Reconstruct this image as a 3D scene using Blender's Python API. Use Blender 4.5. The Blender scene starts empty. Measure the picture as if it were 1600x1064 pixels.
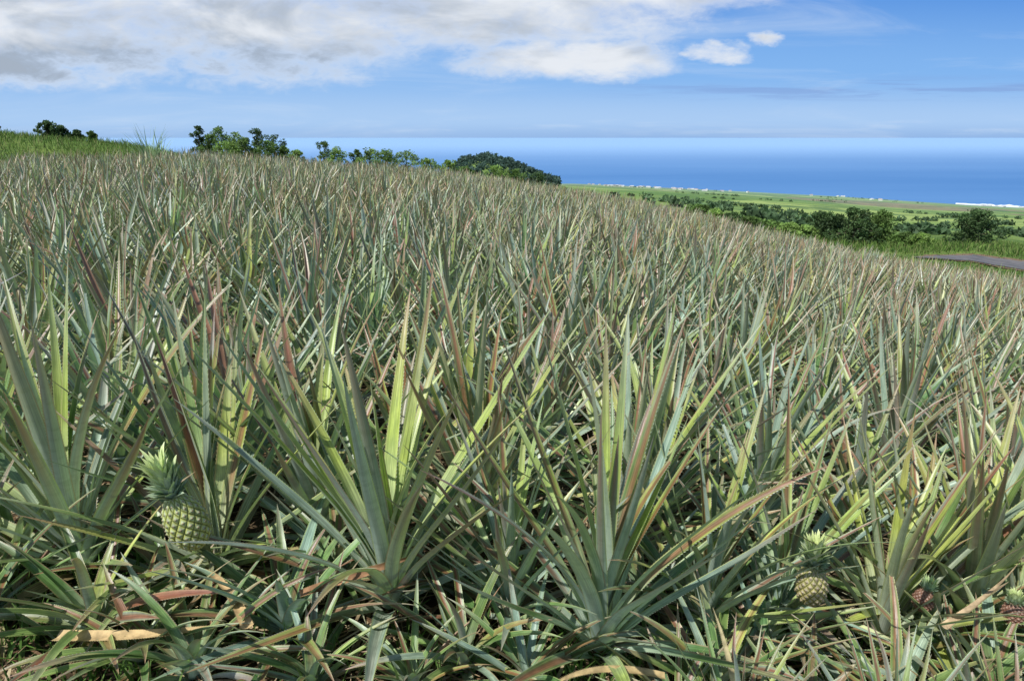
import bpy, math, random
import numpy as np
from mathutils import Vector, Matrix
rad = math.radians
rng = np.random.default_rng(7)
random.seed(7)
scene = bpy.context.scene
COL = scene.collection

# ------------------------------------------------------------------ helpers
def link(o): COL.objects.link(o); return o

def tag(o, label, category, group=None, kind=None):
    o["label"] = label; o["category"] = category
    if group: o["group"] = group
    if kind: o["kind"] = kind
    return o

def make_mesh(name, V, quads=None, tris=None, C=None, P=None, mat=None, smooth=True):
    me = bpy.data.meshes.new(name)
    V = np.asarray(V, dtype=np.float32)
    q = np.zeros((0, 4), np.int32) if quads is None else np.asarray(quads, np.int32)
    t = np.zeros((0, 3), np.int32) if tris is None else np.asarray(tris, np.int32)
    me.vertices.add(len(V)); me.vertices.foreach_set("co", V.ravel())
    loops = np.concatenate([q.ravel(), t.ravel()])
    me.loops.add(len(loops)); me.loops.foreach_set("vertex_index", loops)
    starts = np.concatenate([np.arange(len(q)) * 4, len(q) * 4 + np.arange(len(t)) * 3]).astype(np.int32)
    me.polygons.add(len(starts)); me.polygons.foreach_set("loop_start", starts)
    me.update(calc_edges=True)
    if smooth:
        me.polygons.foreach_set("use_smooth", np.ones(len(starts), dtype=bool))
    for nm, A in (("Col", C), ("Par", P)):
        if A is not None:
            at = me.attributes.new(nm, 'FLOAT_COLOR', 'POINT')
            at.data.foreach_set("color", np.asarray(A, np.float32).ravel())
    me.validate()
    if mat: me.materials.append(mat)
    return me

class Nodes:
    def __init__(s, tree):
        s.t = tree; s.n = tree.nodes; s.l = tree.links
    def new(s, typ, **kw):
        n = s.n.new(typ)
        for k, v in kw.items(): setattr(n, k, v)
        return n
    def put(s, sock, v):
        if v is None: return
        if hasattr(v, 'links'): s.l.new(v, sock)
        else: sock.default_value = v
    def math(s, op, a, b=None, c=None, clamp=False):
        n = s.new('ShaderNodeMath', operation=op, use_clamp=clamp)
        s.put(n.inputs[0], a); s.put(n.inputs[1], b)
        if c is not None: s.put(n.inputs[2], c)
        return n.outputs[0]
    def mix(s, f, a, b, blend='MIX'):
        n = s.new('ShaderNodeMix', data_type='RGBA', blend_type=blend)
        s.put(n.inputs[0], f); s.put(n.inputs[6], a); s.put(n.inputs[7], b)
        return n.outputs[2]
    def noise(s, vec, scale, detail=4, rough=.55, dist=0.0):
        n = s.new('ShaderNodeTexNoise')
        if vec is not None: s.l.new(vec, n.inputs['Vector'])
        n.inputs['Scale'].default_value = scale; n.inputs['Detail'].default_value = detail
        n.inputs['Roughness'].default_value = rough; n.inputs['Distortion'].default_value = dist
        return n.outputs['Fac']
    def smooth(s, v, a, b, lo=0.0, hi=1.0):
        n = s.new('ShaderNodeMapRange', interpolation_type='SMOOTHSTEP')
        s.put(n.inputs[0], v); s.put(n.inputs[1], a); s.put(n.inputs[2], b); s.put(n.inputs[3], lo); s.put(n.inputs[4], hi)
        return n.outputs[0]
    def comb(s, x, y, z):
        n = s.new('ShaderNodeCombineXYZ'); s.put(n.inputs[0], x); s.put(n.inputs[1], y); s.put(n.inputs[2], z)
        return n.outputs[0]
    def sep(s, v):
        n = s.new('ShaderNodeSeparateXYZ'); s.l.new(v, n.inputs[0]); return n.outputs

def new_mat(name, rough=.6, spec=.3):
    m = bpy.data.materials.new(name); m.use_nodes = True
    N = Nodes(m.node_tree); b = m.node_tree.nodes['Principled BSDF']
    b.inputs['Roughness'].default_value = rough
    b.inputs['Specular IOR Level'].default_value = spec
    return m, N, b

# ------------------------------------------------------------------ materials
def mat_leaf():
    m, N, b = new_mat("pineapple_leaf", .40, .55)
    col = N.new('ShaderNodeAttribute', attribute_name="Col").outputs['Color']
    par = N.sep(N.new('ShaderNodeAttribute', attribute_name="Par").outputs['Vector'])
    u, t, r = par[0], par[1], par[2]
    vec = N.comb(N.math('MULTIPLY', u, 9.0), N.math('MULTIPLY', t, 1.4), N.math('MULTIPLY', r, 60.0))
    st = N.noise(vec, 2.2, 3)
    blot = N.noise(N.comb(N.math('MULTIPLY', u, 1.2), N.math('MULTIPLY', t, 9.0), N.math('MULTIPLY', r, 33.0)), 1.5, 4)
    edge = N.math('MULTIPLY', N.math('ABSOLUTE', N.math('SUBTRACT', u, .5)), 2.0)
    r2 = N.math('FRACT', N.math('MULTIPLY', r, 17.3))
    red = N.math('MULTIPLY', N.math('MULTIPLY', N.smooth(edge, .85, .2), N.smooth(r2, .48, .8)), N.math('MULTIPLY', N.smooth(t, .1, .4), .85))
    c0 = N.mix(red, col, (.25, .095, .06, 1))
    c1 = N.mix(1.0, c0, N.mix(N.smooth(st, .3, .7), (.64, .64, .62, 1), (1.34, 1.34, 1.32, 1)), 'MULTIPLY')
    c1 = N.mix(1.0, c1, N.mix(N.smooth(blot, .3, .72), (.78, .8, .77, 1), (1.16, 1.12, 1.08, 1)), 'MULTIPLY')
    band = N.noise(N.comb(N.math('MULTIPLY', u, .5), N.math('MULTIPLY', t, 26.0), N.math('MULTIPLY', r, 10.0)), 1.6, 2)
    silver = N.mix(st, (.32, .39, .34, 1), (.62, .70, .66, 1))
    silver = N.mix(N.math('MULTIPLY', N.smooth(band, .45, .7), .35), silver, (.20, .27, .20, 1))
    silver = N.mix(N.math('MULTIPLY', N.smooth(t, .35, .95), N.smooth(r2, .25, .7)), silver, (.36, .24, .20, 1))
    geo = N.new('ShaderNodeNewGeometry')
    r3 = N.math('FRACT', N.math('MULTIPLY', r, 5.7))
    fac = N.math('MULTIPLY', geo.outputs['Backfacing'], N.math('SUBTRACT', N.math('ADD', .58, N.math('MULTIPLY', r3, .34)), N.math('MULTIPLY', t, .34)))
    c2 = N.mix(fac, c1, silver)
    ecol = N.mix(N.smooth(N.math('FRACT', N.math('MULTIPLY', r, 7.3)), .35, .6), (.44, .50, .18, 1), (.38, .25, .15, 1))
    c3 = N.mix(N.math('MULTIPLY', N.smooth(edge, .82, .95), .7), c2, ecol)
    oi = N.new('ShaderNodeObjectInfo')
    c4 = N.mix(1.0, c3, N.mix(oi.outputs['Random'], (1.06, 1.02, .94, 1), (.90, 1.02, 1.05, 1)), 'MULTIPLY')
    N.put(b.inputs['Base Color'], c4)
    N.put(b.inputs['Roughness'], N.math('ADD', .25, N.math('MULTIPLY', st, .22)))
    tr = N.new('ShaderNodeBsdfTranslucent'); N.l.new(N.mix(1.0, c4, (1.0, 1.4, .5, 1), 'MULTIPLY'), tr.inputs[0])
    ms = N.new('ShaderNodeMixShader'); ms.inputs[0].default_value = .13
    N.l.new(b.outputs[0], ms.inputs[1]); N.l.new(tr.outputs[0], ms.inputs[2])
    N.l.new(ms.outputs[0], m.node_tree.nodes['Material Output'].inputs[0])
    bump = N.new('ShaderNodeBump'); bump.inputs['Strength'].default_value = .3; bump.inputs['Distance'].default_value = .002
    N.l.new(st, bump.inputs['Height']); N.l.new(bump.outputs[0], b.inputs['Normal'])
    return m

def mat_attr(name, rough=.6, spec=.25, trans=0.0, nscale=8.0, namp=.3):
    m, N, b = new_mat(name, rough, spec)
    col = N.new('ShaderNodeAttribute', attribute_name="Col").outputs['Color']
    pos = N.new('ShaderNodeNewGeometry').outputs['Position']
    n = N.noise(pos, nscale, 4)
    lo = 1 - namp; hi = 1 + namp
    c = N.mix(1.0, col, N.mix(N.smooth(n, .3, .7), (lo, lo, lo, 1), (hi, hi, hi, 1)), 'MULTIPLY')
    N.put(b.inputs['Base Color'], c)
    if trans:
        tr = N.new('ShaderNodeBsdfTranslucent'); N.l.new(c, tr.inputs[0])
        ms = N.new('ShaderNodeMixShader'); ms.inputs[0].default_value = trans
        N.l.new(b.outputs[0], ms.inputs[1]); N.l.new(tr.outputs[0], ms.inputs[2])
        N.l.new(ms.outputs[0], m.node_tree.nodes['Material Output'].inputs[0])
    return m

def mat_ground():
    m, N, b = new_mat("ground_soil_and_pasture", .9, .1)
    pos = N.new('ShaderNodeNewGeometry').outputs['Position']
    x, y, z = N.sep(pos)
    n1 = N.noise(pos, 3.0, 8, .65); n2 = N.noise(pos, 28.0, 6, .7)
    soil = N.mix(N.smooth(n1, .35, .65), (.04, .028, .016, 1), (.11, .078, .045, 1))
    soil = N.mix(N.smooth(n2, .52, .68), soil, (.24, .18, .10, 1))
    g1 = N.noise(pos, .12, 6, .6); g2 = N.noise(pos, 1.7, 6, .7); g3 = N.noise(pos, .45, 8, .75)
    grass = N.mix(N.smooth(g1, .35, .65), (.09, .16, .03, 1), (.20, .27, .06, 1))
    grass = N.mix(N.math('MULTIPLY', N.smooth(g2, .42, .62), .6), grass, (.055, .09, .025, 1))
    grass = N.mix(N.math('MULTIPLY', N.smooth(g3, .5, .62), .6), grass, (.05, .10, .025, 1))
    vo = N.new('ShaderNodeTexVoronoi'); vo.inputs['Scale'].default_value = .0060
    pv = N.comb(N.math('ADD', x, N.math('MULTIPLY', g1, 40.0)), N.math('MULTIPLY', y, .4), 0.0)
    N.l.new(pv, vo.inputs['Vector'])
    vs = N.sep(vo.outputs['Color'])
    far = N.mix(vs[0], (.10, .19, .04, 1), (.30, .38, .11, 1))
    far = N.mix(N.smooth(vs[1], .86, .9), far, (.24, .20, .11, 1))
    wild = N.noise(N.comb(x, N.math('MULTIPLY', y, .6), 0.0), .014, 8, .75)
    far = N.mix(N.math('MULTIPLY', N.smooth(wild, .50, .56), .8), far, (.06, .12, .045, 1))
    d = N.math('SQRT', N.math('ADD', N.math('MULTIPLY', x, x), N.math('MULTIPLY', y, y)))
    leftedge = N.math('SUBTRACT', N.math('MULTIPLY', N.math('SUBTRACT', y, 10.0), -.62), 8.6)
    isleft = N.smooth(N.math('SUBTRACT', leftedge, x), -.5, .8)
    tan_ = N.mix(N.smooth(g2, .4, .6), (.26, .20, .10, 1), (.20, .22, .07, 1))
    c = N.mix(isleft, soil, N.mix(N.smooth(d, 28, 42), tan_, grass))
    c = N.mix(N.smooth(d, 40, 46), c, grass)
    right = N.math('MULTIPLY', N.smooth(N.math('ADD', d, N.math('MULTIPLY', x, .35)), 34.5, 36.5), N.smooth(x, 6, 9))
    c = N.mix(right, c, grass)
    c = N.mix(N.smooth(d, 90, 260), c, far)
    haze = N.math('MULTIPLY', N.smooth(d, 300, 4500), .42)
    c = N.mix(haze, c, (.24, .37, .40, 1))  # bluish aerial haze painted into the base colour of the far land
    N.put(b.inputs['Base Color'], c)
    bump = N.new('ShaderNodeBump'); bump.inputs['Strength'].default_value = .8; bump.inputs['Distance'].default_value = .03
    N.l.new(n2, bump.inputs['Height']); N.l.new(bump.outputs[0], b.inputs['Normal'])
    return m

def mat_sea():
    m, N, b = new_mat("sea_water", .7, .0)
    pos = N.new('ShaderNodeNewGeometry').outputs['Position']
    x, y, z = N.sep(pos)
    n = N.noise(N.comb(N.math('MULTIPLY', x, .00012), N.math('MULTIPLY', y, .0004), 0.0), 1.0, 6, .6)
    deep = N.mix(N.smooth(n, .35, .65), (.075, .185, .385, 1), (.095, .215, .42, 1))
    ly = N.math('LOGARITHM', y, 10.0)  # log distance drives the pale horizon haze painted into the sea colour
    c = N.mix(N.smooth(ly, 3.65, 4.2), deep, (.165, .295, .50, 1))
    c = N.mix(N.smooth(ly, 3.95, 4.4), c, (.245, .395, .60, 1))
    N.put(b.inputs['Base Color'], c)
    return m

def mat_simple(name, c1, c2, scale=5.0, rough=.8, spec=.2):
    m, N, b = new_mat(name, rough, spec)
    pos = N.new('ShaderNodeNewGeometry').outputs['Position']
    N.put(b.inputs['Base Color'], N.mix(N.smooth(N.noise(pos, scale, 6, .65), .35, .65), c1, c2))
    return m

M_LEAF = mat_leaf()
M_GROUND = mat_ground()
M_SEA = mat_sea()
M_TREE = mat_attr("tree_foliage", .6, .2, .3, .8, .3)
M_GRASS = mat_attr("grass_blades", .7, .15, .3, 3.0, .3)
M_LITTER = mat_attr("dry_leaf_litter", .8, .15, .1, 30.0, .35)
M_FRUIT = mat_attr("pineapple_skin", .45, .4, 0, 120.0, .2)
M_BARK = mat_simple("bark", (.06, .045, .03, 1), (.16, .13, .1, 1), 6.0)
M_STALK = mat_simple("fruit_stalk_green", (.12, .16, .06, 1), (.22, .24, .12, 1), 60.0)
M_ROAD = mat_simple("worn_track_paving", (.09, .09, .09, 1), (.18, .165, .155, 1), .9)
M_VERGE = mat_simple("rusty_soil_verge", (.15, .08, .05, 1), (.22, .16, .09, 1), 2.0)
M_WALL = mat_simple("white_painted_wall", (.7, .7, .68, 1), (.82, .82, .8, 1), .2)
M_ROOF = mat_simple("pale_sheet_roof", (.4, .4, .4, 1), (.6, .6, .6, 1), .05)
M_ROOF2 = mat_simple("greyish_sheet_roof", (.3, .24, .2, 1), (.4, .34, .3, 1), .05)
M_FOAM = mat_simple("surf_foam", (.6, .68, .74, 1), (.85, .88, .9, 1), .01)

# ------------------------------------------------------------------ terrain
TX = [-1.6, -.9, -.725, -.543, -.452, -.272, -.091, .092, .184, .277, .372, .468, .565, .662, .76, .9, 1.2]
TZ = [-.03, -.030, -.031, -.0265, -.0235, -.036, -.049, -.077, -.092, -.112, -.136, -.157, -.177, -.193, -.208, -.225, -.24]
def ztop(X): return float(np.interp(X, TX, TZ))
def yedge(X): return float(np.interp(X, [-1.2, -.9, -.725, -.5, 0, .4, .76, 1.2], [20, 24, 27, 34, 40, 34, 23, 15]))
def zcoast(X): return float(np.interp(X, [.09, .184, .33, .47, .66, .76, 1.2], [-.066, -.070, -.077, -.084, -.096, -.101, -.112]))
SEA = -300.0
def terrain(x, y):
    r = math.hypot(x, y)
    if r < 1e-6: return 0.0
    a = math.atan2(x, y)
    ac = max(-1.0, min(1.0, a))
    X = math.tan(ac); yy = r * math.cos(ac)
    Ye = yedge(X); Zt = ztop(X)
    back = min(1.0, max(0.0, (abs(a) - 1.2) / 1.2))
    if yy <= Ye:
        m = Zt + .78 / Ye
        z = m * yy * (yy / Ye) ** .12
        return z * (1 - back) - .02 * r * back
    yc = 300.0 / -zcoast(X)
    W = min(1, max(0, (X - .1) / .4))
    Z0 = Zt - .72 / Ye
    Z50 = Zt - .02 + float(np.interp(X, [.1, .5, .58, .68], [0, .026, .038, .060]))
    Zc = zcoast(X)
    if yy < 50:
        k = math.log(yy / Ye) / math.log(50 / Ye)
        Z = Z0 + (Z50 - Z0) * (k * (1 - W) + W * k ** .6)
    elif yy < yc:
        l = math.log(yy / 50) / math.log(yc / 50)
        Z = Zc + (Z50 - Zc) * (1 - l) ** 1.5
        Z += .0022 * math.sin(l * 17 + X * 9) * math.sin(l * 3.14) * W
    else:
        Z = (SEA - 40 * min(1, (yy - yc) / 300) - 1.5) / yy
    if X < -.40:
        zb = float(np.interp(X, [-1.6, -.9, -.74, -.64, -.543, -.47, -.40], [.02, .010, .005, -.004, -.014, -.03, -.06]))
        w = math.exp(-(math.log(yy / 66) / .28) ** 2) * min(1, (-.40 - X) / .05)
        if zb > Z: Z += (zb - Z) * w
    if -.16 < X < .16:
        zb = float(np.interp(X, [-.14, -.085, -.07, -.04, 0, .03, .07, .10], [-.09, -.050, -.035, -.031, -.039, -.052, -.068, -.08]))
        w = math.exp(-(math.log(yy / 700) / .25) ** 2)
        if zb > Z: Z += (zb - Z) * w
    z = 1.5 + Z * yy
    z += .12 * math.sin(x * .35 + 1) * math.sin(y * .21) * min(1, (yy - Ye) / 10)
    return z * (1 - back) - .02 * r * back

def build_ground():
    angs = np.concatenate([np.linspace(-math.pi, -1.05, 30, endpoint=False), np.linspace(-1.05, 1.05, 260), np.linspace(1.05, math.pi, 31)[1:-1]])
    rs = np.concatenate([[.3], np.geomspace(.6, 7000, 190)])
    V = [(0, 0, 0)]
    for r in rs:
        for a in angs:
            x, y = r * math.sin(a), r * math.cos(a)
            V.append((x, y, terrain(x, y)))
    na = len(angs); Q = []; T = []
    for j in range(na): T.append((0, 1 + (j + 1) % na, 1 + j))
    for i in range(len(rs) - 1):
        for j in range(na):
            a = 1 + i * na + j; b_ = 1 + i * na + (j + 1) % na
            Q.append((a, b_, b_ + na, a + na))
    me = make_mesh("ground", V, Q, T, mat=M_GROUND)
    o = link(bpy.data.objects.new("ground", me)); o.data.flip_normals()
    tag(o, "sloping brown farm soil running into green pasture and coastal land", "ground", kind="structure")
build_ground()

# sea
V = []; Q = []
xs = np.linspace(-90000, 90000, 21); ys = np.linspace(1500, 90000, 21)
for yv in ys:
    for xv in xs: V.append((xv, yv, SEA))
for i in range(20):
    for j in range(20):
        a = i * 21 + j; Q.append((a, a + 1, a + 22, a + 21))
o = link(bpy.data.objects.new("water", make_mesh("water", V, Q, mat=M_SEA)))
tag(o, "deep blue open ocean reaching the hazy horizon", "sea", kind="structure")

# surf line
V = []; Q = []
Xs = np.linspace(.64, 1.1, 120)
for i, X in enumerate(Xs):
    yc = 300 / -zcoast(X)
    w = (25 + 22 * math.sin(i * .7) + 15 * math.sin(i * 1.9 + 1)) * min(1, i / 15)
    V += [((yc - 30) * X, yc - 30, SEA + 2.5), ((yc + 45 + w) * X, yc + 45 + w, SEA + 2.5)]
    if i: k = 2 * i; Q.append((k - 2, k, k + 1, k - 1))
o = link(bpy.data.objects.new("surf", make_mesh("surf", V, Q, mat=M_FOAM)))
tag(o, "white breaking surf along the far coast", "surf", kind="structure")

# track beyond the field
def strip(name, pts, w, dz, mat, ph=0.0):
    V = []; Q = []
    P = [Vector(p) for p in pts]
    dense = []
    for i in range(len(P) - 1):
        for k in range(14): dense.append(P[i].lerp(P[i + 1], k / 14))
    for i, p in enumerate(dense):
        d = (dense[min(i + 1, len(dense) - 1)] - dense[max(i - 1, 0)]).normalized()
        n = Vector((-d.y, d.x))
        ww = w * min(1, .12 + i / 12) + .2 * math.sin(i * 1.3 + ph) + .12 * math.sin(i * 2.9)
        for s in np.linspace(-1, 1, 7):
            q = p + n * ww * s
            V.append((q.x, q.y, terrain(q.x, q.y) + dz))
        if i:
            for c in range(6):
                a = (i - 1) * 7 + c; Q.append((a, a + 7, a + 8, a + 1))
    me = make_mesh(name, V, Q, mat=mat)
    return link(bpy.data.objects.new(name, me))
RX = [23.0, 26, 31, 37]; RY = [38.5, 38, 38, 38.5]
pts = list(zip(RX, RY))
o = strip("verge", pts, 4.6, .05, M_VERGE, 1.0); tag(o, "rusty brown bare soil beside the track", "verge", kind="structure")
o = strip("road", pts, 3.2, .08, M_ROAD); tag(o, "worn grey farm track beyond the field", "road", kind="structure")

# ------------------------------------------------------------------ leaves
PAL = np.array([[.16, .255, .08], [.27, .36, .29], [.35, .42, .12], [.29, .155, .10], [.10, .19, .06]])
def leaves(r, az, e0, L, W, bend, nseg, ncr, p0, drift=None, twist=None, col=None, tipc=None, basec=None, spines=0, rnd=None, depth=.45, uncurl=14.0, basel=.22):
    n = len(az)
    t = np.linspace(0, 1, nseg + 1)[None, :]
    drift = np.zeros(n) if drift is None else drift
    twist = np.zeros(n) if twist is None else twist
    e = np.radians((e0 + uncurl)[:, None] - uncurl * np.minimum(1, t * 2.5) - bend[:, None] * t ** 1.6)
    a = az[:, None] + drift[:, None] * t ** 1.5
    T = np.stack([np.cos(e) * np.cos(a), np.cos(e) * np.sin(a), np.sin(e)], -1)
    pos = np.zeros_like(T)
    pos[:, 1:] = np.cumsum((T[:, :-1] + T[:, 1:]) * .5 * (L / nseg)[:, None, None], axis=1)
    pos += p0[:, None, :]
    S = np.stack([-np.sin(a), np.cos(a), np.zeros_like(a)], -1)
    Nn = np.cross(T, S)
    ph = (twist[:, None] * t)[..., None]
    S2 = S * np.cos(ph) + Nn * np.sin(ph); N2 = Nn * np.cos(ph) - S * np.sin(ph)
    w = W[:, None] * (np.clip(1 - t, 0, 1) ** .85) * (.92 + .6 * t)
    w = np.maximum(w, .0006)
    c = np.linspace(-1, 1, ncr)
    P = pos[:, :, None, :] + S2[:, :, None, :] * (w[:, :, None, None] * c[None, None, :, None]) \
        + N2[:, :, None, :] * (w[:, :, None, None] * depth * (np.abs(c) ** 1.5)[None, None, :, None])
    V = P.reshape(-1, 3)
    idx = np.arange(n * (nseg + 1) * ncr).reshape(n, nseg + 1, ncr)
    Q = np.stack([idx[:, :-1, :-1], idx[:, 1:, :-1], idx[:, 1:, 1:], idx[:, :-1, 1:]], -1).reshape(-1, 4)
    tb = t[..., None]
    C = col[:, None, :] * np.ones_like(tb)
    bw = np.clip(1 - tb / basel, 0, 1) ** .8
    C = C * (1 - bw) + basec[:, None, :] * bw
    tw = np.clip((tb - .5) / .5, 0, 1) ** 1.5
    C = C * (1 - tw) + tipc[:, None, :] * tw
    C = np.repeat(C[:, :, None, :], ncr, axis=2)
    C = np.concatenate([C, np.ones(C.shape[:-1] + (1,))], -1).reshape(-1, 4)
    rnd = r.random(n) if rnd is None else rnd
    Pa = np.zeros((n, nseg + 1, ncr, 4)); Pa[..., 0] = (c * .5 + .5)[None, None, :]
    Pa[..., 1] = t[..., None]; Pa[..., 2] = rnd[:, None, None]; Pa[..., 3] = 1
    Pa = Pa.reshape(-1, 4)
    tris = np.zeros((0, 3), np.int32)
    if spines:
        vs = []
        K = spines
        for side in (0, ncr - 1):
            sg = -1 if side == 0 else 1
            for k in range(K):
                f0 = (k + .1) / K; f1 = (k + .42) / K
                A = P[:, :-2, side] * (1 - f0) + P[:, 1:-1, side] * f0
                B = P[:, :-2, side] * (1 - f1) + P[:, 1:-1, side] * f1
                tip = B + S2[:, :-2] * sg * .0032 + T[:, :-2] * .0035
                tri = np.stack([A, B, tip], 2).reshape(-1, 3)
                vs.append(tri)
        sv = np.concatenate(vs)
        base = len(V)
        tris = (base + np.arange(len(sv))).reshape(-1, 3)
        V = np.concatenate([V, sv])
        C = np.concatenate([C, np.tile(np.array([[.36, .30, .15, 1]]), (len(sv), 1))])
        Pa = np.concatenate([Pa, np.tile(np.array([[.5, .5, .3, 1]]), (len(sv), 1))])
    return V, Q, tris, C, Pa

def rosette(seed, N=40, nseg=11, ncr=5, spines=5, H=.8, gap=None, young=False, dry=3, wmul=1.0, hero=False, wild=1.0, emin=16):
    r = np.random.default_rng(seed)
    k = (np.arange(N) + .5) / N
    az = np.arange(N) * 2.39996 + r.normal(0, .22, N)
    e0 = emin + (77 - emin) * k ** .9 + r.normal(0, 7 * wild, N)
    L = H * (.66 + .46 * np.sin(np.clip(k * 1.25, 0, 1) * math.pi * .62)) * r.uniform(.85, 1.1, N)
    L[k > .9] *= r.uniform(.55, .9, (k > .9).sum())
    W = r.uniform(.018, .026, N) * wmul
    bend = np.where(k < .35, r.uniform(5, 40, N), r.uniform(-9, 16, N))
    far = r.random(N) < .15
    bend[far] += r.uniform(15, 50, far.sum())
    if hero:
        e0 = 26 + 55 * k ** .95 + r.normal(0, 5, N)
        e0[:6] -= 10
        bend = np.where(r.random(N) < .65, r.uniform(-8, 10, N), r.uniform(12, 38, N))
    p0 = np.stack([.03 * (1 - k) * np.cos(az), .03 * (1 - k) * np.sin(az), .04 + .10 * k], -1)
    if young:
        e0 = 8 + 56 * k + r.normal(0, 8, N); bend = r.uniform(5, 50, N); W *= 1.25
    if gap is not None:
        ga, gw, gl = gap
        d = np.abs((az - ga + math.pi) % (2 * math.pi) - math.pi)
        mk = d < gw
        e0[mk] = np.minimum(e0[mk], r.uniform(5, 25, mk.sum())); L[mk] *= gl
    kinds = r.choice(5, N, p=[.26, .36, .17, .06, .15] if not young else [.50, .16, .10, .03, .21])
    col = PAL[kinds] * r.uniform(.72, 1.22, (N, 1))
    tipo = np.array([[.29, .35, .20], [.38, .26, .21], [.42, .37, .29], [.34, .36, .31], [.34, .20, .16]])
    tipc = tipo[r.choice(5, N, p=[.26, .19, .15, .25, .15])] * r.uniform(.8, 1.15, (N, 1))
    basec = np.array([[.58, .66, .55]]) * r.uniform(.75, 1.1, (N, 1))
    if hero:
        inner = k > .45
        yel = inner & (r.random(N) < .5)
        col[yel] = np.array([.38, .46, .11]) * r.uniform(.8, 1.15, (yel.sum(), 1))
    if young: basec = basec * .6
    nd = dry
    if nd:
        col[:nd] = np.array([.42, .31, .18]) * r.uniform(.6, 1.1, (nd, 1)); tipc[:nd] = [.34, .23, .13]; basec[:nd] = [.3, .23, .12]
        bend[:nd] = r.uniform(40, 90, nd); L[:nd] *= .75
        e0[:nd] = r.uniform(10, 28, nd)
    tw = r.normal(0, .38 * wild, N); tw[:nd] += r.normal(0, 1.4, nd)
    dr = r.normal(0, .17 * wild, N)
    return leaves(r, az, e0, L, W, bend, nseg, ncr, p0, dr, tw, col, tipc, basec, spines, basel=.5 if hero else .32)

VAR = []
for i in range(16):
    V, Q, T, C, P = rosette(100 + i, N=int(33 + (i * 7) % 9), H=.77 + .03 * (i % 4), wmul=1.14, dry=2)
    VAR.append(make_mesh("pineapple_plant", V, Q, T, C, P, M_LEAF))
HERO = []
for i in range(7):
    V, Q, T, C, P = rosette(200 + i, N=42, H=.84, hero=True, wmul=1.18, nseg=14, spines=6, dry=2, wild=.9)
    HERO.append(make_mesh("pineapple_plant", V, Q, T, C, P, M_LEAF))
YOUNG = []
for i in range(7):
    V, Q, T, C, P = rosette(300 + i, N=26, H=.84, young=True, dry=3, wmul=1.5)
    YOUNG.append(make_mesh("pineapple_sucker", V, Q, T, C, P, M_LEAF))

GROUP = "pineapple plants growing in the field"
LAB = "mature pineapple plant with long spiny grey-green sword leaves"
count = 0
def plant(x, y, s, mesh, rot, tilt=(0, 0), label=LAB, name="pineapple_plant", lift=0.0):
    global count
    o = link(bpy.data.objects.new(name, mesh))
    o.location = (x, y, terrain(x, y) - .01 + lift); o.scale = (s, s, s)
    o.rotation_euler = (tilt[0], tilt[1], rot)
    tag(o, label, "pineapple plant", GROUP)
    count += 1
    return o

front = [(-1.50, 2.06, 1.08), (-.40, 1.90, 1.08), (.00, 1.90, .74), (.27, 1.76, 1.02), (.64, 1.93, .82),
         (1.26, 1.95, .88), (1.66, 2.10, .98), (-1.98, 2.25, 1.02), (2.05, 2.2, 1.0), (-.74, 2.28, .95), (-.14, 2.36, 1.0), (.46, 2.34, 1.0), (-1.22, 2.42, 1.0)]
LABF = "tall pineapple plant with silvery leaf bases at the field edge"
for i, (x, y, s) in enumerate(front):
    plant(x, y, s, HERO[i % 7], random.uniform(0, 6.28), (random.uniform(-.06, .06), random.uniform(-.06, .06)), LABF)
LABS = "small low pineapple sucker with dark green and dried leaves"
for i, (x, y, s) in enumerate([(-.68, 1.74, .58), (-1.28, 1.76, .55), (-.90, 1.58, .48), (.04, 1.60, .40), (.60, 1.62, .50), (-.14, 1.66, .42),
                               (1.12, 1.60, .5), (1.5, 1.74, .55), (-1.66, 1.82, .55), (-.56, 1.56, .38), (.82, 1.50, .44), (.46, 1.52, .34), (1.34, 1.62, .46), (-1.08, 1.64, .42), (-.28, 1.56, .34),
                               (-.20, 2.02, .5), (.46, 2.04, .5), (-.60, 2.04, .5), (.82, 1.84, .42), (1.44, 1.96, .5), (-1.2, 2.02, .5), (-1.75, 2.1, .5), (1.86, 1.95, .5)]):
    plant(x, y, s, YOUNG[i % 7], random.uniform(0, 6.28), label=LABS)
for i, (x, y, s) in enumerate([(.58, 1.38, .46), (.98, 1.36, .5), (1.36, 1.46, .48)]):
    plant(x, y, s, VAR[10 + i], random.uniform(0, 6.28), label=LAB)

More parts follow.
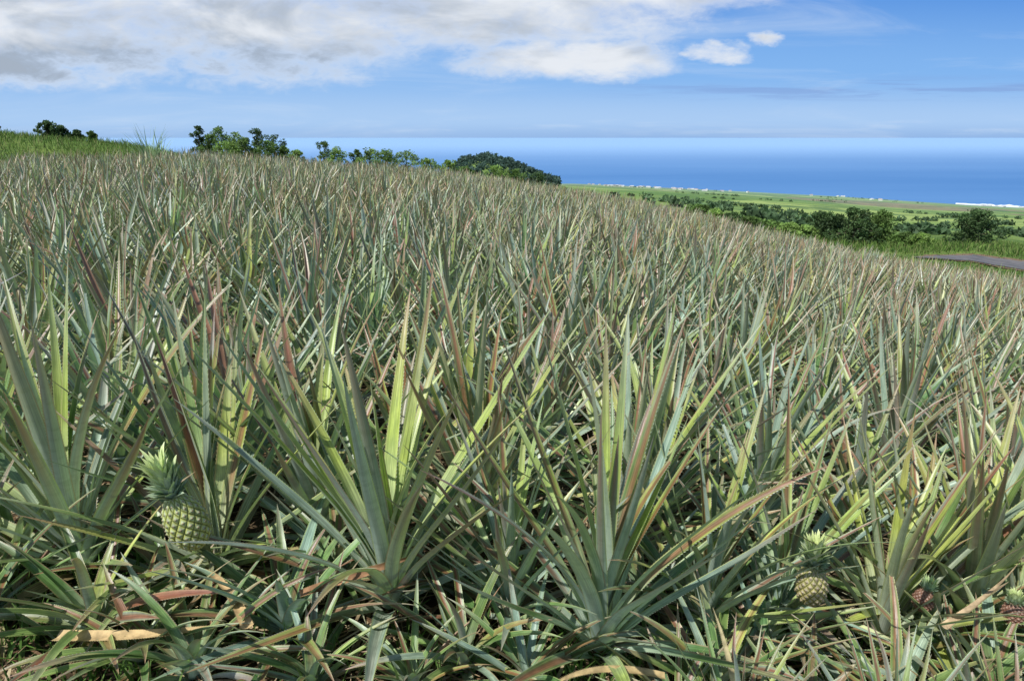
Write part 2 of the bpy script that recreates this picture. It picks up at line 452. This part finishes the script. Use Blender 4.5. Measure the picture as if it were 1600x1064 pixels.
# ------------------------------------------------------------------ fruit
def fruit_mesh(w, h, ripe, n=13, k1=6, k2=5, brown=0.0):
    nu, nv = 182, 130
    th = np.linspace(0, 2 * math.pi, nu, endpoint=False)[None, :]; v = np.linspace(0, 1, nv)[:, None]
    s = n * th / (2 * math.pi) + k1 * v; t = n * th / (2 * math.pi) - k2 * v
    b = np.minimum(np.abs(np.sin(math.pi * s)), np.abs(np.sin(math.pi * t)))
    prof = np.sin(math.pi * np.clip(v * .95 + .025, 0, 1)) ** .46 * (1 - .14 * v)
    spike = np.clip((b - .86) / .14, 0, 1)
    R = w / 2 * prof + (w * .05 * b ** .5 + w * .035 * spike) * np.clip(prof * 1.3, 0, 1)
    x = R * np.cos(th); y = R * np.sin(th); z = h * v + 0 * th
    V = np.stack([x, y, z], -1).reshape(-1, 3)
    idx = np.arange(nu * nv).reshape(nv, nu)
    nx = np.roll(idx, -1, axis=1)
    Q = np.stack([idx[:-1], nx[:-1], nx[1:], idx[1:]], -1).reshape(-1, 4)
    groove = np.array([.07, .09, .02]); flank = np.array([.46, .46, .11]); green = np.array([.25, .33, .10]); cen = np.array([.37, .42, .24]); tip = np.array([.20, .11, .06])
    if ripe: groove = np.array([.06, .03, .02]); flank = np.array([.25, .10, .065]); green = np.array([.17, .11, .07]); cen = np.array([.23, .15, .11])
    if brown: flank = flank * (1 - brown) + np.array([.36, .19, .12]) * brown; cen = cen * (1 - brown) + np.array([.34, .25, .19]) * brown
    cell = np.floor(s) * 7.13 + np.floor(t) * 3.71
    cv = .8 + .4 * ((np.sin(cell * 12.9) * 43758.5) % 1.0)
    B = b[..., None]
    f1 = np.clip((B - .06) / .2, 0, 1); f2 = np.clip((B - .45) / .3, 0, 1); f3 = np.clip((B - .88) / .08, 0, 1)
    vv = np.broadcast_to(v[..., None], B.shape)
    C = groove * (1 - f1) + (flank * (1 - vv * .5) + green * vv * .5) * f1
    C = C * (1 - f2) + cen * f2; C = C * (1 - f3 * .8) + tip * f3 * .8
    C = C * cv[..., None]
    C = np.concatenate([C, np.ones(C.shape[:-1] + (1,))], -1).reshape(-1, 4)
    return make_mesh("fruit", V, Q, None, C, None, M_FRUIT)

def crown_mesh(seed, Hc):
    r = np.random.default_rng(seed); N = 80
    k = (np.arange(N) + .5) / N
    az = np.arange(N) * 2.39996 + r.normal(0, .1, N)
    e0 = 30 + 54 * k ** .9 + r.normal(0, 4, N)
    L = Hc * (.30 + .30 * k) * r.uniform(.85, 1.1, N)
    W = Hc * r.uniform(.085, .11, N) * (1 - .3 * k)
    bend = np.where(k < .6, r.uniform(-10, 30, N), r.uniform(5, 40, N))
    p0 = np.stack([.016 * np.cos(az), .016 * np.sin(az), Hc * .46 * k], -1)
    g = np.array([.30, .40, .31]); y = np.array([.62, .72, .34])
    kk = np.clip((k - .35) * 1.8, 0, 1)[:, None]
    col = (g * (1 - kk) + y * kk) * r.uniform(.8, 1.15, (N, 1))
    tipc = np.where(kk > .3, np.array([[.68, .74, .40]]), np.array([[.38, .44, .33]]))
    basec = np.tile(np.array([[.2, .26, .14]]), (N, 1))
    V, Q, T, C, P = leaves(r, az, e0, L, W, bend, 7, 3, p0, r.normal(0, .1, N), r.normal(0, .2, N), col, tipc, basec, 0, rnd=r.random(N) * .02, depth=.35)
    return make_mesh("fruit_crown", V, Q, T, C, P, M_LEAF)

def fruiting_plant(x, y, s, seed, fpos, w, h, crown, tilt, ripe, label, flabel, gl=.5, brown=0.0, gw=1.25):
    e = link(bpy.data.objects.new("pineapple_plant", None)); e.empty_display_size = .1
    gz = terrain(x, y); e.location = (x, y, gz)
    tag(e, label, "pineapple plant", GROUP)
    V, Q, T, C, P = rosette(seed, N=38, H=.8 * s, gap=(math.atan2(fpos[1] - y - .25, fpos[0] - x), gw, gl), wmul=1.1, hero=True)
    ro = link(bpy.data.objects.new("leaf_rosette", make_mesh("leaf_rosette", V, Q, T, C, P, M_LEAF))); ro.parent = e
    loc = Vector(fpos) - Vector((x, y, gz))
    f = link(bpy.data.objects.new("fruit", fruit_mesh(w, h, ripe, brown=brown))); f.parent = e; f.location = loc; f.rotation_euler = tilt
    f["label"] = flabel
    c = link(bpy.data.objects.new("fruit_crown", crown_mesh(seed + 5, crown))); c.parent = f; c.location = (0, 0, h * .95)
    n = 10; m = 9; V = []; Q = []
    a = Vector((0, 0, .03)); b_ = loc + Vector((0, 0, .01))
    for i in range(m):
        q = i / (m - 1); p = a.lerp(b_, q); p.z += .03 * math.sin(q * math.pi)
        for j in range(n):
            an = 2 * math.pi * j / n; rr = .013 + .004 * math.cos(i * 2.0)
            V.append((p.x + rr * math.cos(an), p.y + rr * math.sin(an), p.z))
    for i in range(m - 1):
        for j in range(n): Q.append((i * n + j, i * n + (j + 1) % n, (i + 1) * n + (j + 1) % n, (i + 1) * n + j))
    st = link(bpy.data.objects.new("stalk", make_mesh("stalk", V, Q, None, mat=M_STALK))); st.parent = e

fruiting_plant(-1.0, 2.02, 1.0, 501, (-.905, 1.72, .365), .110, .178, .155, (rad(6), rad(-14), 0), False,
               "pineapple plant bearing a yellow-green fruit with leafy crown", "plump yellow-green pineapple with silvery crown")
fruiting_plant(.93, 2.02, .85, 502, (.905, 1.76, .14), .090, .135, .12, (rad(2), rad(-3), 0), False,
               "pineapple plant bearing a small greenish-brown fruit among leaves", "small greenish-brown pineapple with pale green crown", gl=.6, brown=.6)
fruiting_plant(1.42, 2.05, .85, 503, (1.33, 1.88, .02), .064, .08, .05, (rad(0), rad(8), 0), True,
               "pineapple plant bearing a tiny reddish young fruit low down", "tiny reddish young pineapple", gl=.7, gw=.9)
fruiting_plant(1.74, 1.98, .9, 504, (1.61, 1.84, .00), .070, .08, .05, (rad(0), rad(-8), 0), True,
               "pineapple plant bearing a reddish young fruit", "reddish young pineapple", gl=.7, gw=.9)

# ------------------------------------------------------------------ the field
spots = []
row = 0; y = 2.72
while y < 44:
    x = -44 + (.27 if row % 2 else 0)
    while x < 40:
        px = x + rng.normal(0, .06); py = y + rng.normal(0, .05)
        X = px / py
        ok = py < yedge(X) * 1.0 and abs(px) < .86 * py + .8
        ok = ok and px > -8.6 - (py - 10) * .62
        if ok: spots.append((px, py))
        x += .55
    y += .48; row += 1
spots.sort(key=lambda p: math.hypot(*p))
NIND = 296
vis = [p for p in spots if abs(p[0] / p[1]) < .80]
indiv = set(vis[:NIND - count])
for (x, y) in vis[:NIND - count]:
    plant(x, y, random.uniform(.82, 1.10), random.choice(VAR), random.uniform(0, 6.28), (random.uniform(-.12, .12), random.uniform(-.12, .12)))
rest = [p for p in spots if p not in indiv]
print("plants individual", count, "rest", len(rest))
SV1 = [rosette(700 + i, N=34, nseg=6, ncr=3, spines=0, H=.80, wmul=1.18, dry=2) for i in range(8)]
SV2 = [rosette(800 + i, N=27, nseg=4, ncr=3, spines=0, H=.80, wmul=1.4, dry=2, wild=1.7, emin=10) for i in range(12)]
Vs, Qs, Cs, Ps = [], [], [], []; off = 0
for (x, y) in rest:
    V, Q, T, C, P = random.choice(SV1 if y < 14 else SV2)
    a = random.uniform(0, 6.28); s = random.uniform(.76, 1.12); ca, sa = math.cos(a) * s, math.sin(a) * s
    tx, ty = random.uniform(-.22, .22), random.uniform(-.22, .22)
    W = np.empty_like(V); W[:, 0] = V[:, 0] * ca - V[:, 1] * sa + tx * V[:, 2]; W[:, 1] = V[:, 0] * sa + V[:, 1] * ca + ty * V[:, 2]; W[:, 2] = V[:, 2] * s
    W += np.array([x, y, terrain(x, y)])
    Vs.append(W); Qs.append(Q + off); off += len(V)
    b_ = random.uniform(.8, 1.25)
    C2 = C.copy(); C2[:, :3] *= b_ * np.array([random.uniform(.92, 1.12), random.uniform(1.0, 1.1), random.uniform(1.0, 1.3)]); Cs.append(C2); Ps.append(P)
me = make_mesh("pineapple_plants", np.concatenate(Vs), np.concatenate(Qs), None, np.concatenate(Cs), np.concatenate(Ps), M_LEAF)
o = link(bpy.data.objects.new("pineapple_plants", me))
tag(o, "dense mass of spiky grey-green pineapple plants covering the slope", "pineapple field", kind="stuff")

# ------------------------------------------------------------------ litter, weeds, grass
def blades(name, pts, hmin, hmax, wmin, wmax, palette, mat, flat=False, seed=0, spread=.5, scale=None):
    r = np.random.default_rng(seed); n = len(pts)
    az = r.uniform(0, 6.28, n)
    L = r.uniform(hmin, hmax, n); W = r.uniform(wmin, wmax, n)
    if scale is not None: L = L * np.array(scale)
    e0 = r.uniform(-4, 10, n) if flat else 90 - np.abs(r.normal(0, 28 * spread, n))
    bend = r.normal(0, 12, n) if flat else r.uniform(10, 70, n)
    pal = np.array(palette); col = pal[r.integers(0, len(pal), n)] * r.uniform(.7, 1.2, (n, 1))
    V, Q, T, C, P = leaves(r, az, e0, L, W, bend, 3, 2, np.array(pts), r.normal(0, .5, n), r.normal(0, .6, n), col, col * 1.15, col * .8, 0, uncurl=0.0)
    return link(bpy.data.objects.new(name, make_mesh(name, V, Q, None, C, P, mat)))
pts = []
for i in range(5600):
    y = random.uniform(1.2, 3.2) if i < 4800 else random.uniform(3, 7); x = random.uniform(-1.0, 1.0) * (y + .3)
    pts.append((x, y, terrain(x, y) + random.uniform(.004, .03)))
o = blades("leaf_litter", pts, .05, .28, .0015, .007, [(.40, .31, .18), (.30, .21, .12), (.50, .41, .25), (.18, .11, .06)], M_LITTER, True, 11)
tag(o, "dry straw and dead leaf litter on the soil", "leaf litter", kind="stuff")
pts = []
for i in range(230):
    cx = random.uniform(-2.0, 2.0); cy = random.uniform(1.45, 2.2)
    if cx > -.9 and random.random() < .4: continue
    for k in range(16):
        x = cx + random.gauss(0, .045); y = cy + random.gauss(0, .045); pts.append((x, y, terrain(x, y)))
o = blades("weeds", pts, .05, .17, .003, .008, [(.08, .16, .03), (.11, .21, .04), (.14, .23, .06)], M_GRASS, False, 12, 1.2)
tag(o, "low green weeds and grass between the plants", "weeds", kind="stuff")

def dry_leaf(x, y, L, az, col, seed, lift=.02, e=6, bend=12, w=.018):
    r = np.random.default_rng(seed)
    A = lambda v: np.array([v], float)
    V, Q, T, C, P = leaves(r, A(az), A(e), A(L), A(w), A(bend), 14, 5, np.array([[0, 0, 0.]]), A(.5), A(r.normal(0, .8)), np.array([col]), np.array([col]) * .8, np.array([col]) * 1.1, 5, uncurl=0)
    o = link(bpy.data.objects.new("dried_pineapple_leaf", make_mesh("dried_pineapple_leaf", V, Q, T, C, P, M_LITTER)))
    o.location = (x, y, terrain(x, y) + lift); tag(o, "curled tan dried pineapple leaf lying on the ground", "dried leaf", "dried leaves on the ground")
dry_leaf(-1.30, 1.62, .48, -.10, (.52, .38, .19), 1, .13, 4, 8, .024)
dry_leaf(-.74, 1.60, .42, 2.2, (.48, .34, .17), 2, .18, 12, 30)
dry_leaf(-.62, 1.70, .38, .3, (.34, .19, .10), 3, .22, 12, 24)
dry_leaf(.42, 1.53, .34, 3.1, (.44, .33, .16), 4, .17, 14, 30, .014)
dry_leaf(.62, 1.42, .42, 1.9, (.52, .44, .24), 5, .02, 72, 10, .014)
dry_leaf(1.02, 1.42, .40, 1.3, (.50, .42, .22), 6, .02, 76, 12, .014)
dry_leaf(-1.1, 1.56, .34, 1.0, (.42, .29, .15), 7, .10, 6, 12, .015)
dry_leaf(1.30, 1.72, .44, .3, (.44, .33, .2), 8, .30, 24, 16, .014)

pts = []; sc = []
nl = 0
while len(pts) < 62000:
    if nl < 26000:
        y = random.uniform(12, 76); X = random.uniform(-.95, -.42); x = X * y
        if not x < -8.6 - (y - 10) * .62 and y < 44: continue
        nl += 1; left, right = True, False
    else:
        y = random.uniform(22, 80); x = random.uniform(.25, 1.0) * y; X = x / y; left = False
        right = X > .25 and y > yedge(X) + 1
        if not right: continue
        if X > .5 and abs(y - float(np.interp(x, RX, RY))) < 3.3 and x > 24: continue
    pts.append((x, y, terrain(x, y) - .02))
    sc.append(.3 if (left and y < 40) or (right and y < 44) else 1.1)
o = blades("grass", pts, .2, .65, .012, .034, [(.09, .17, .03), (.15, .24, .05), (.22, .23, .09), (.07, .13, .03), (.17, .27, .06)], M_GRASS, False, 13, .8, sc)
tag(o, "rough green grass on the bank and beyond the field", "grass", kind="stuff")

# ------------------------------------------------------------------ trees
def blob_leaves(r, centers, radii, per, size, cols, flat=.8):
    n = len(centers) * per
    c = np.repeat(centers, per, 0); R = np.repeat(radii, per)
    d = r.normal(0, 1, (n, 3)); d /= np.linalg.norm(d, axis=1)[:, None]
    rr = R * r.uniform(.35, 1.05, n) ** .6
    p = c + d * rr[:, None] * np.array([1, 1, flat])
    a = r.normal(0, 1, (n, 3)) + d * .6; a /= np.linalg.norm(a, axis=1)[:, None]
    b = np.cross(a, r.normal(0, 1, (n, 3))); b /= np.linalg.norm(b, axis=1)[:, None]
    s = size * r.uniform(.6, 1.3, n)[:, None]
    V = np.stack([p - a * s, p + b * s * .45, p + a * s, p - b * s * .45], 1).reshape(-1, 3)
    Q = np.arange(n * 4).reshape(-1, 4)
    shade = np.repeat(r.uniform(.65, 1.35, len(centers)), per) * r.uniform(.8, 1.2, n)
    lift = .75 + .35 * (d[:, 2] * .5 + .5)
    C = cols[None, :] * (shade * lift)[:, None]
    C = np.repeat(np.concatenate([C, np.ones((n, 1))], 1), 4, 0)
    return V, Q, C

def tube(V, Q, a, b, r0, r1, n=7, m=4, wob=.1):
    base = len(V); d = (b - a)
    L = d.length; z = d.normalized(); x = z.orthogonal().normalized(); yv = z.cross(x)
    for i in range(m + 1):
        q = i / m; p = a + d * q + x * math.sin(q * 5) * wob * L * .3
        rr = r0 + (r1 - r0) * q
        for j in range(n):
            an = 2 * math.pi * j / n; w = p + (x * math.cos(an) + yv * math.sin(an)) * rr
            V.append(tuple(w))
    for i in range(m):
        for j in range(n):
            Q.append((base + i * n + j, base + i * n + (j + 1) % n, base + (i + 1) * n + (j + 1) % n, base + (i + 1) * n + j))

def tree(X, y, topZ, w, col, seed, label, name="tree", category="tree", leaf=.16, nclump=26, per=80, crown_frac=.72, group=None):
    r = np.random.default_rng(seed); x = X * y; gz = terrain(x, y) - .1
    H = max(1.2, 1.5 + topZ * y - gz)
    e = link(bpy.data.objects.new(name, None)); e.location = (x, y, gz); e.empty_display_size = .3
    tag(e, label, category, group)
    V, Q = [], []
    trunk_top = Vector((r.normal(0, .1) * w * .3, 0, H * .6))
    tube(V, Q, Vector((0, 0, 0)), trunk_top, .035 * H + .03, .015 * H + .02, 8, 6, .08)
    cs, rs = [], []
    for i in range(nclump):
        k = (i + .5) / nclump
        zz = H * (1 - crown_frac) + H * crown_frac * k
        env = math.sin(min(1, (k * .78 + .22)) * math.pi) ** .5
        a = i * 2.4 + r.normal(0, .5); rad_ = w / 2 * env * r.uniform(.15, 1.0)
        c = Vector((math.cos(a) * rad_, math.sin(a) * rad_, zz - H * .04 + r.normal(0, .04 * H)))
        cr = w * r.uniform(.08, .17)
        c.z = min(c.z, H - cr * .6)
        cs.append(c); rs.append(cr)
        if i % 3 == 0:
            st = trunk_top * r.uniform(.5, .98)
            tube(V, Q, st, c, .010 * H + .012, .006, 5, 3, .15)
    tr = link(bpy.data.objects.new("trunk", make_mesh("trunk", V, Q, None, mat=M_BARK))); tr.parent = e
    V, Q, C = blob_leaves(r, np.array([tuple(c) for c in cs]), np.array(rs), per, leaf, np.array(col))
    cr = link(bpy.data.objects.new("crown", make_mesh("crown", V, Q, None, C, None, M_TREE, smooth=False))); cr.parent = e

DK = (.075, .13, .045); MD = (.12, .20, .05); LT = (.21, .32, .08)
G1 = "trees standing along the far edge of the field"
tl = [(-.650, 66, .020, 2.0, DK), (-.632, 67, .013, 1.8, DK), (-.610, 68, .002, 1.5, DK), (-.725, 66, .012, .9, MD), (-.59, 68, -.006, 1.0, MD),
      (-.440, 75, .013, 2.2, DK), (-.424, 74, .001, 2.8, MD), (-.410, 76, .012, 3.6, MD), (-.388, 78, .004, 3.4, LT), (-.375, 74, -.002, 3.2, MD), (-.358, 80, .009, 3.2, DK), (-.335, 84, .001, 3.8, DK), (-.345, 74, -.007, 3.4, MD), (-.40, 73, -.008, 3.6, LT),
      (-.305, 72, -.020, 2.4, LT), (-.322, 76, -.014, 2.2, MD), (-.265, 90, -.008, 3.0, MD), (-.248, 84, -.016, 3.0, LT), (-.220, 80, -.019, 2.8, MD), (-.200, 75, -.017, 3.4, LT), (-.178, 74, -.019, 3.4, MD),
      (-.150, 76, -.021, 4.2, LT), (-.12, 78, -.031, 2.8, LT), (-.09, 80, -.033, 2.8, LT), (-.065, 82, -.042, 2.2, MD), (-.022, 90, -.041, 3.8, LT), (.005, 84, -.046, 3.2, MD), (.038, 88, -.050, 2.8, DK)]
for i, (X, y, tz, w, c) in enumerate(tl):
    tree(X, y, tz, w, c, 40 + i, "dark wispy tree rising behind the field" if c == DK else "bushy green tree behind the field", group=G1, nclump=38, per=60, leaf=.12, crown_frac=.85)
G2 = "leafy trees on the slope beyond the field"
t2 = [(.455, 56, -.106, 3.4, DK), (.498, 54, -.101, 4.0, DK), (.538, 55, -.104, 3.2, MD), (.675, 56, -.103, 4.0, DK), (.575, 52, -.142, 2.2, MD), (.60, 51, -.150, 1.8, LT),
      (.345, 56, -.114, 2.6, MD), (.375, 55, -.119, 3.0, MD), (.405, 54, -.130, 2.4, LT), (.27, 62, -.096, 2.6, MD), (.295, 60, -.102, 2.2, LT), (.43, 53, -.140, 2.2, LT), (.32, 58, -.112, 2.0, DK)]
for i, (X, y, tz, w, c) in enumerate(t2):
    tree(X, y, tz, w, c, 80 + i, "round leafy dark green tree on the grassy slope" if w > 3.1 else "small bushy tree on the grassy slope", group=G2, nclump=42, per=85, leaf=.13, crown_frac=.92)

r = np.random.default_rng(5)
cs, rs = [], []
for i in range(460):
    X = r.uniform(-.085, .065); y = 700 * math.exp(r.normal(-.04, .13)); cs.append((X * y, y, terrain(X * y, y) + r.uniform(0, 4))); rs.append(r.uniform(2, 4.5))
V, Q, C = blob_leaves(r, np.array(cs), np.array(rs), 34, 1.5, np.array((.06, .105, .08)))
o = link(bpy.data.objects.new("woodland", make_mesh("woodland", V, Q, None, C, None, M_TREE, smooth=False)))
tag(o, "dark wooded hill rising above the coast", "woodland", kind="stuff")
cs, rs = [], []
for i in range(60):
    X0 = r.uniform(.08, .95); y0 = math.exp(r.uniform(math.log(110), math.log(3600)))
    ang = r.normal(0, .35); n = int(r.integers(2, 14)); st = max(3.5, y0 * .007)
    for k in range(n):
        q = r.uniform(0, n)
        x = X0 * y0 + q * st * math.cos(ang) + r.normal(0, st * .8); y = y0 + q * st * math.sin(ang) + r.normal(0, st * .8)
        if y < 100 or y > 290 / -zcoast(x / y): continue
        s = r.uniform(.6, 1.6) * (1 + y / 900 if y < 1500 else 2.6)
        cs.append((x, y, terrain(x, y) + s * .4)); rs.append(s)
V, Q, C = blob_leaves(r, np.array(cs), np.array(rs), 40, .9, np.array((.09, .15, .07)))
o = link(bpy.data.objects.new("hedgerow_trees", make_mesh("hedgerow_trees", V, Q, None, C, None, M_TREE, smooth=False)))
tag(o, "distant hedgerows and tree clumps among coastal fields", "hedgerow", kind="stuff")

def cane(X, y, h, seed):
    r = np.random.default_rng(seed); n = 34; x = X * y
    az = r.uniform(0, 6.28, n); L = r.uniform(.6, 1.0, n) * h; col = np.array([[.28, .40, .2]]) * r.uniform(.7, 1.2, (n, 1))
    p0 = np.stack([r.normal(0, .07, n), r.normal(0, .07, n), np.zeros(n)], -1)
    V, Q, T, C, P = leaves(r, az, r.uniform(50, 88, n), L, r.uniform(.02, .035, n), r.uniform(5, 60, n), 8, 3, p0, None, None, col, col * 1.3, col * .8, 0)
    o = link(bpy.data.objects.new("sugar_cane_plant", make_mesh("sugar_cane_plant", V, Q, None, C, P, M_GRASS)))
    o.location = (x, y, terrain(x, y)); tag(o, "tall tuft of arching green cane leaves above the field", "sugar cane")
cane(-.513, 30, 2.4, 1); cane(-.50, 30.5, 2.0, 2)

# ------------------------------------------------------------------ houses
def house_mesh(w, d, h, roof):
    rh = h * .45; o_ = .5
    V = [(-w, -d, 0), (w, -d, 0), (w, d, 0), (-w, d, 0), (-w, -d, h), (w, -d, h), (w, d, h), (-w, d, h), (-w, 0, h + rh), (w, 0, h + rh),
         (-w - o_, -d - o_, h - .2), (w + o_, -d - o_, h - .2), (w + o_, 0, h + rh + .3), (-w - o_, 0, h + rh + .3), (w + o_, d + o_, h - .2), (-w - o_, d + o_, h - .2)]
    F = [(0, 1, 5, 4), (1, 2, 6, 5), (2, 3, 7, 6), (3, 0, 4, 7), (4, 8, 7), (5, 6, 9), (10, 11, 12, 13), (13, 12, 14, 15)]
    me = bpy.data.meshes.new("house"); me.from_pydata(V, [], F); me.update()
    me.materials.append(M_WALL); me.materials.append(roof)
    for p in me.polygons:
        if p.index >= 6: p.material_index = 1
    return me
HM = [house_mesh(5, 4, 3.5, M_ROOF), house_mesh(7, 5, 3.5, M_ROOF2), house_mesh(9, 5, 4, M_ROOF), house_mesh(5, 4, 4, M_ROOF2)]
def house(X, y):
    x = X * y
    o = link(bpy.data.objects.new("house", random.choice(HM))); o.location = (x, y, terrain(x, y) - .5); o.rotation_euler = (0, 0, random.uniform(-.6, .6))
    tag(o, "small white house in the village by the coast", "house", "houses of the coastal village")
for i in range(46):
    X = random.triangular(.10, .36, .17) if i < 40 else random.uniform(.40, .62)
    yc = 300 / -zcoast(X); house(X, yc * random.uniform(.6, .93))
for i in range(12):
    X = random.uniform(.68, .84); yc = 300 / -zcoast(X); house(X, yc * random.uniform(.92, .98))

# ------------------------------------------------------------------ world
world = bpy.data.worlds.new("World"); scene.world = world; world.use_nodes = True
N = Nodes(world.node_tree); bg = world.node_tree.nodes['Background']
STR = .13
sky = N.new('ShaderNodeTexSky'); sky.sky_type = 'NISHITA'; sky.sun_disc = False
SUN_EL, SUN_AZ = 56.0, 228.0
sky.sun_elevation = rad(SUN_EL); sky.sun_rotation = rad(SUN_AZ)
sky.altitude = 300; sky.air_density = 1.0; sky.dust_density = .8; sky.ozone_density = 1.5
g = N.new('ShaderNodeTexCoord').outputs['Generated']
dx, dy, dz = N.sep(g)
ysafe = N.math('MAXIMUM', dy, .05)
X0 = N.math('DIVIDE', dx, ysafe); Z0 = N.math('DIVIDE', dz, ysafe)
wv = N.comb(X0, N.math('MULTIPLY', Z0, 2.0), 7.0)
w1 = N.math('SUBTRACT', N.noise(wv, 9.0, 6, .6), .5); w2 = N.math('SUBTRACT', N.noise(N.comb(X0, N.math('MULTIPLY', Z0, 2.0), 17.0), 11.0, 6, .6), .5)
X = N.math('ADD', X0, N.math('MULTIPLY', w1, .12)); Z = N.math('ADD', Z0, N.math('MULTIPLY', w2, .045))
pv = N.comb(X0, N.math('MULTIPLY', Z0, 2.2), .3)
n_big = N.noise(pv, 5.0, 8, .55, .3)
n_fine = N.noise(pv, 22.0, 8, .62, .3)
nz = N.math('ADD', N.math('MULTIPLY', N.math('SUBTRACT', n_big, .5), 1.6), N.math('MULTIPLY', N.math('SUBTRACT', n_fine, .5), 1.8))
blobs = [(-.62, .155, .34, .082), (-.33, .135, .22, .066), (-.02, .165, .30, .056), (.20, .182, .16, .034), (.08, .097, .15, .026), (.275, .107, .042, .013),
         (.345, .122, .03, .009), (-.72, .090, .14, .034)]
val = None
for (a, b_, rx, rz) in blobs:
    ex = N.math('DIVIDE', N.math('SUBTRACT', X, a), rx); ez = N.math('DIVIDE', N.math('SUBTRACT', Z, b_), rz)
    d = N.math('SUBTRACT', 1.0, N.math('ADD', N.math('MULTIPLY', ex, ex), N.math('MULTIPLY', ez, ez)))
    val = d if val is None else N.math('MAXIMUM', val, d)
dens = N.smooth(N.math('ADD', val, nz), -.5, 1.15)
n_sh = N.noise(N.comb(X0, N.math('MULTIPLY', Z0, 2.6), 2.0), 5.5, 7, .55, .5)
shade = N.math('ADD', N.math('MULTIPLY', N.smooth(n_sh, .38, .66), .8), N.math('MULTIPLY', N.smooth(Z, .135, .09), N.smooth(X0, -.05, -.25)), clamp=True)
shade = N.math('MULTIPLY', shade, N.smooth(dens, .4, 1.0))
S = 1 / STR
def c_(r_, g_, b_): return (r_ * S, g_ * S, b_ * S, 1)
ccol = N.mix(shade, c_(.80, .84, .90), c_(.38, .45, .55))
grad = N.mix(N.smooth(Z0, -.008, .020), c_(.29, .47, .79), c_(.40, .60, .90))
grad = N.mix(N.smooth(Z0, .02, .085), grad, c_(.23, .47, .87))
grad = N.mix(N.smooth(Z0, .07, .24), grad, c_(.065, .25, .72))
grad = N.mix(N.math('MULTIPLY', N.smooth(X0, .35, -.5), .25), grad, c_(.42, .62, .88))
skyc = N.mix(N.smooth(Z0, .9, .22, 0, 1.0), sky.outputs[0], grad)
st = N.noise(N.comb(N.math('MULTIPLY', X0, 2.0), N.math('MULTIPLY', Z0, 40.0), 5.0), 2.2, 6, .6, .5)
band = N.math('MULTIPLY', N.smooth(Z0, .042, .055), N.smooth(Z0, .082, .066))
stf = N.math('MULTIPLY', N.math('MULTIPLY', N.smooth(st, .45, .62), band), N.math('MULTIPLY', N.smooth(X0, .05, .35), .55))
skyc = N.mix(stf, skyc, c_(.22, .35, .68))
ci = N.noise(N.comb(N.math('MULTIPLY', X0, 1.2), N.math('MULTIPLY', Z0, 9.0), 9.0), 2.5, 7, .6, .6)
skyc = N.mix(N.math('MULTIPLY', N.smooth(ci, .48, .75), .32), skyc, c_(.70, .80, .93))
lowc = N.noise(N.comb(N.math('MULTIPLY', X0, 3.0), N.math('MULTIPLY', Z0, 30.0), 4.0), 3.0, 6, .6)
skyc = N.mix(N.math('MULTIPLY', N.math('MULTIPLY', N.smooth(lowc, .5, .7), N.math('MULTIPLY', N.smooth(Z0, .03, .012), N.smooth(Z0, -.002, .006))), .3), skyc, c_(.60, .73, .92))
fin = N.mix(N.math('MULTIPLY', dens, N.smooth(Z0, .0, .03)), skyc, ccol)
N.l.new(fin, bg.inputs[0]); bg.inputs[1].default_value = STR

# ------------------------------------------------------------------ sun
sd = bpy.data.lights.new("sun", 'SUN'); sd.energy = 5.0; sd.angle = rad(.5); sd.color = (1.0, .975, .93)
so = link(bpy.data.objects.new("sun", sd))
az = rad(SUN_AZ); el = rad(SUN_EL)
dirv = Vector((math.sin(az) * math.cos(el), math.cos(az) * math.cos(el), math.sin(el)))
so.rotation_euler = dirv.to_track_quat('Z', 'Y').to_euler()

# ------------------------------------------------------------------ camera
cd = bpy.data.cameras.new("camera"); cd.lens = 24; cd.sensor_width = 36; cd.clip_start = .05; cd.clip_end = 250000
co = link(bpy.data.objects.new("camera", cd)); co.location = (0, 0, 1.5); co.rotation_euler = (rad(90 - 16.7), 0, 0)
scene.camera = co
scene.view_settings.view_transform = 'Standard'; scene.view_settings.look = 'None'; scene.view_settings.exposure = 0
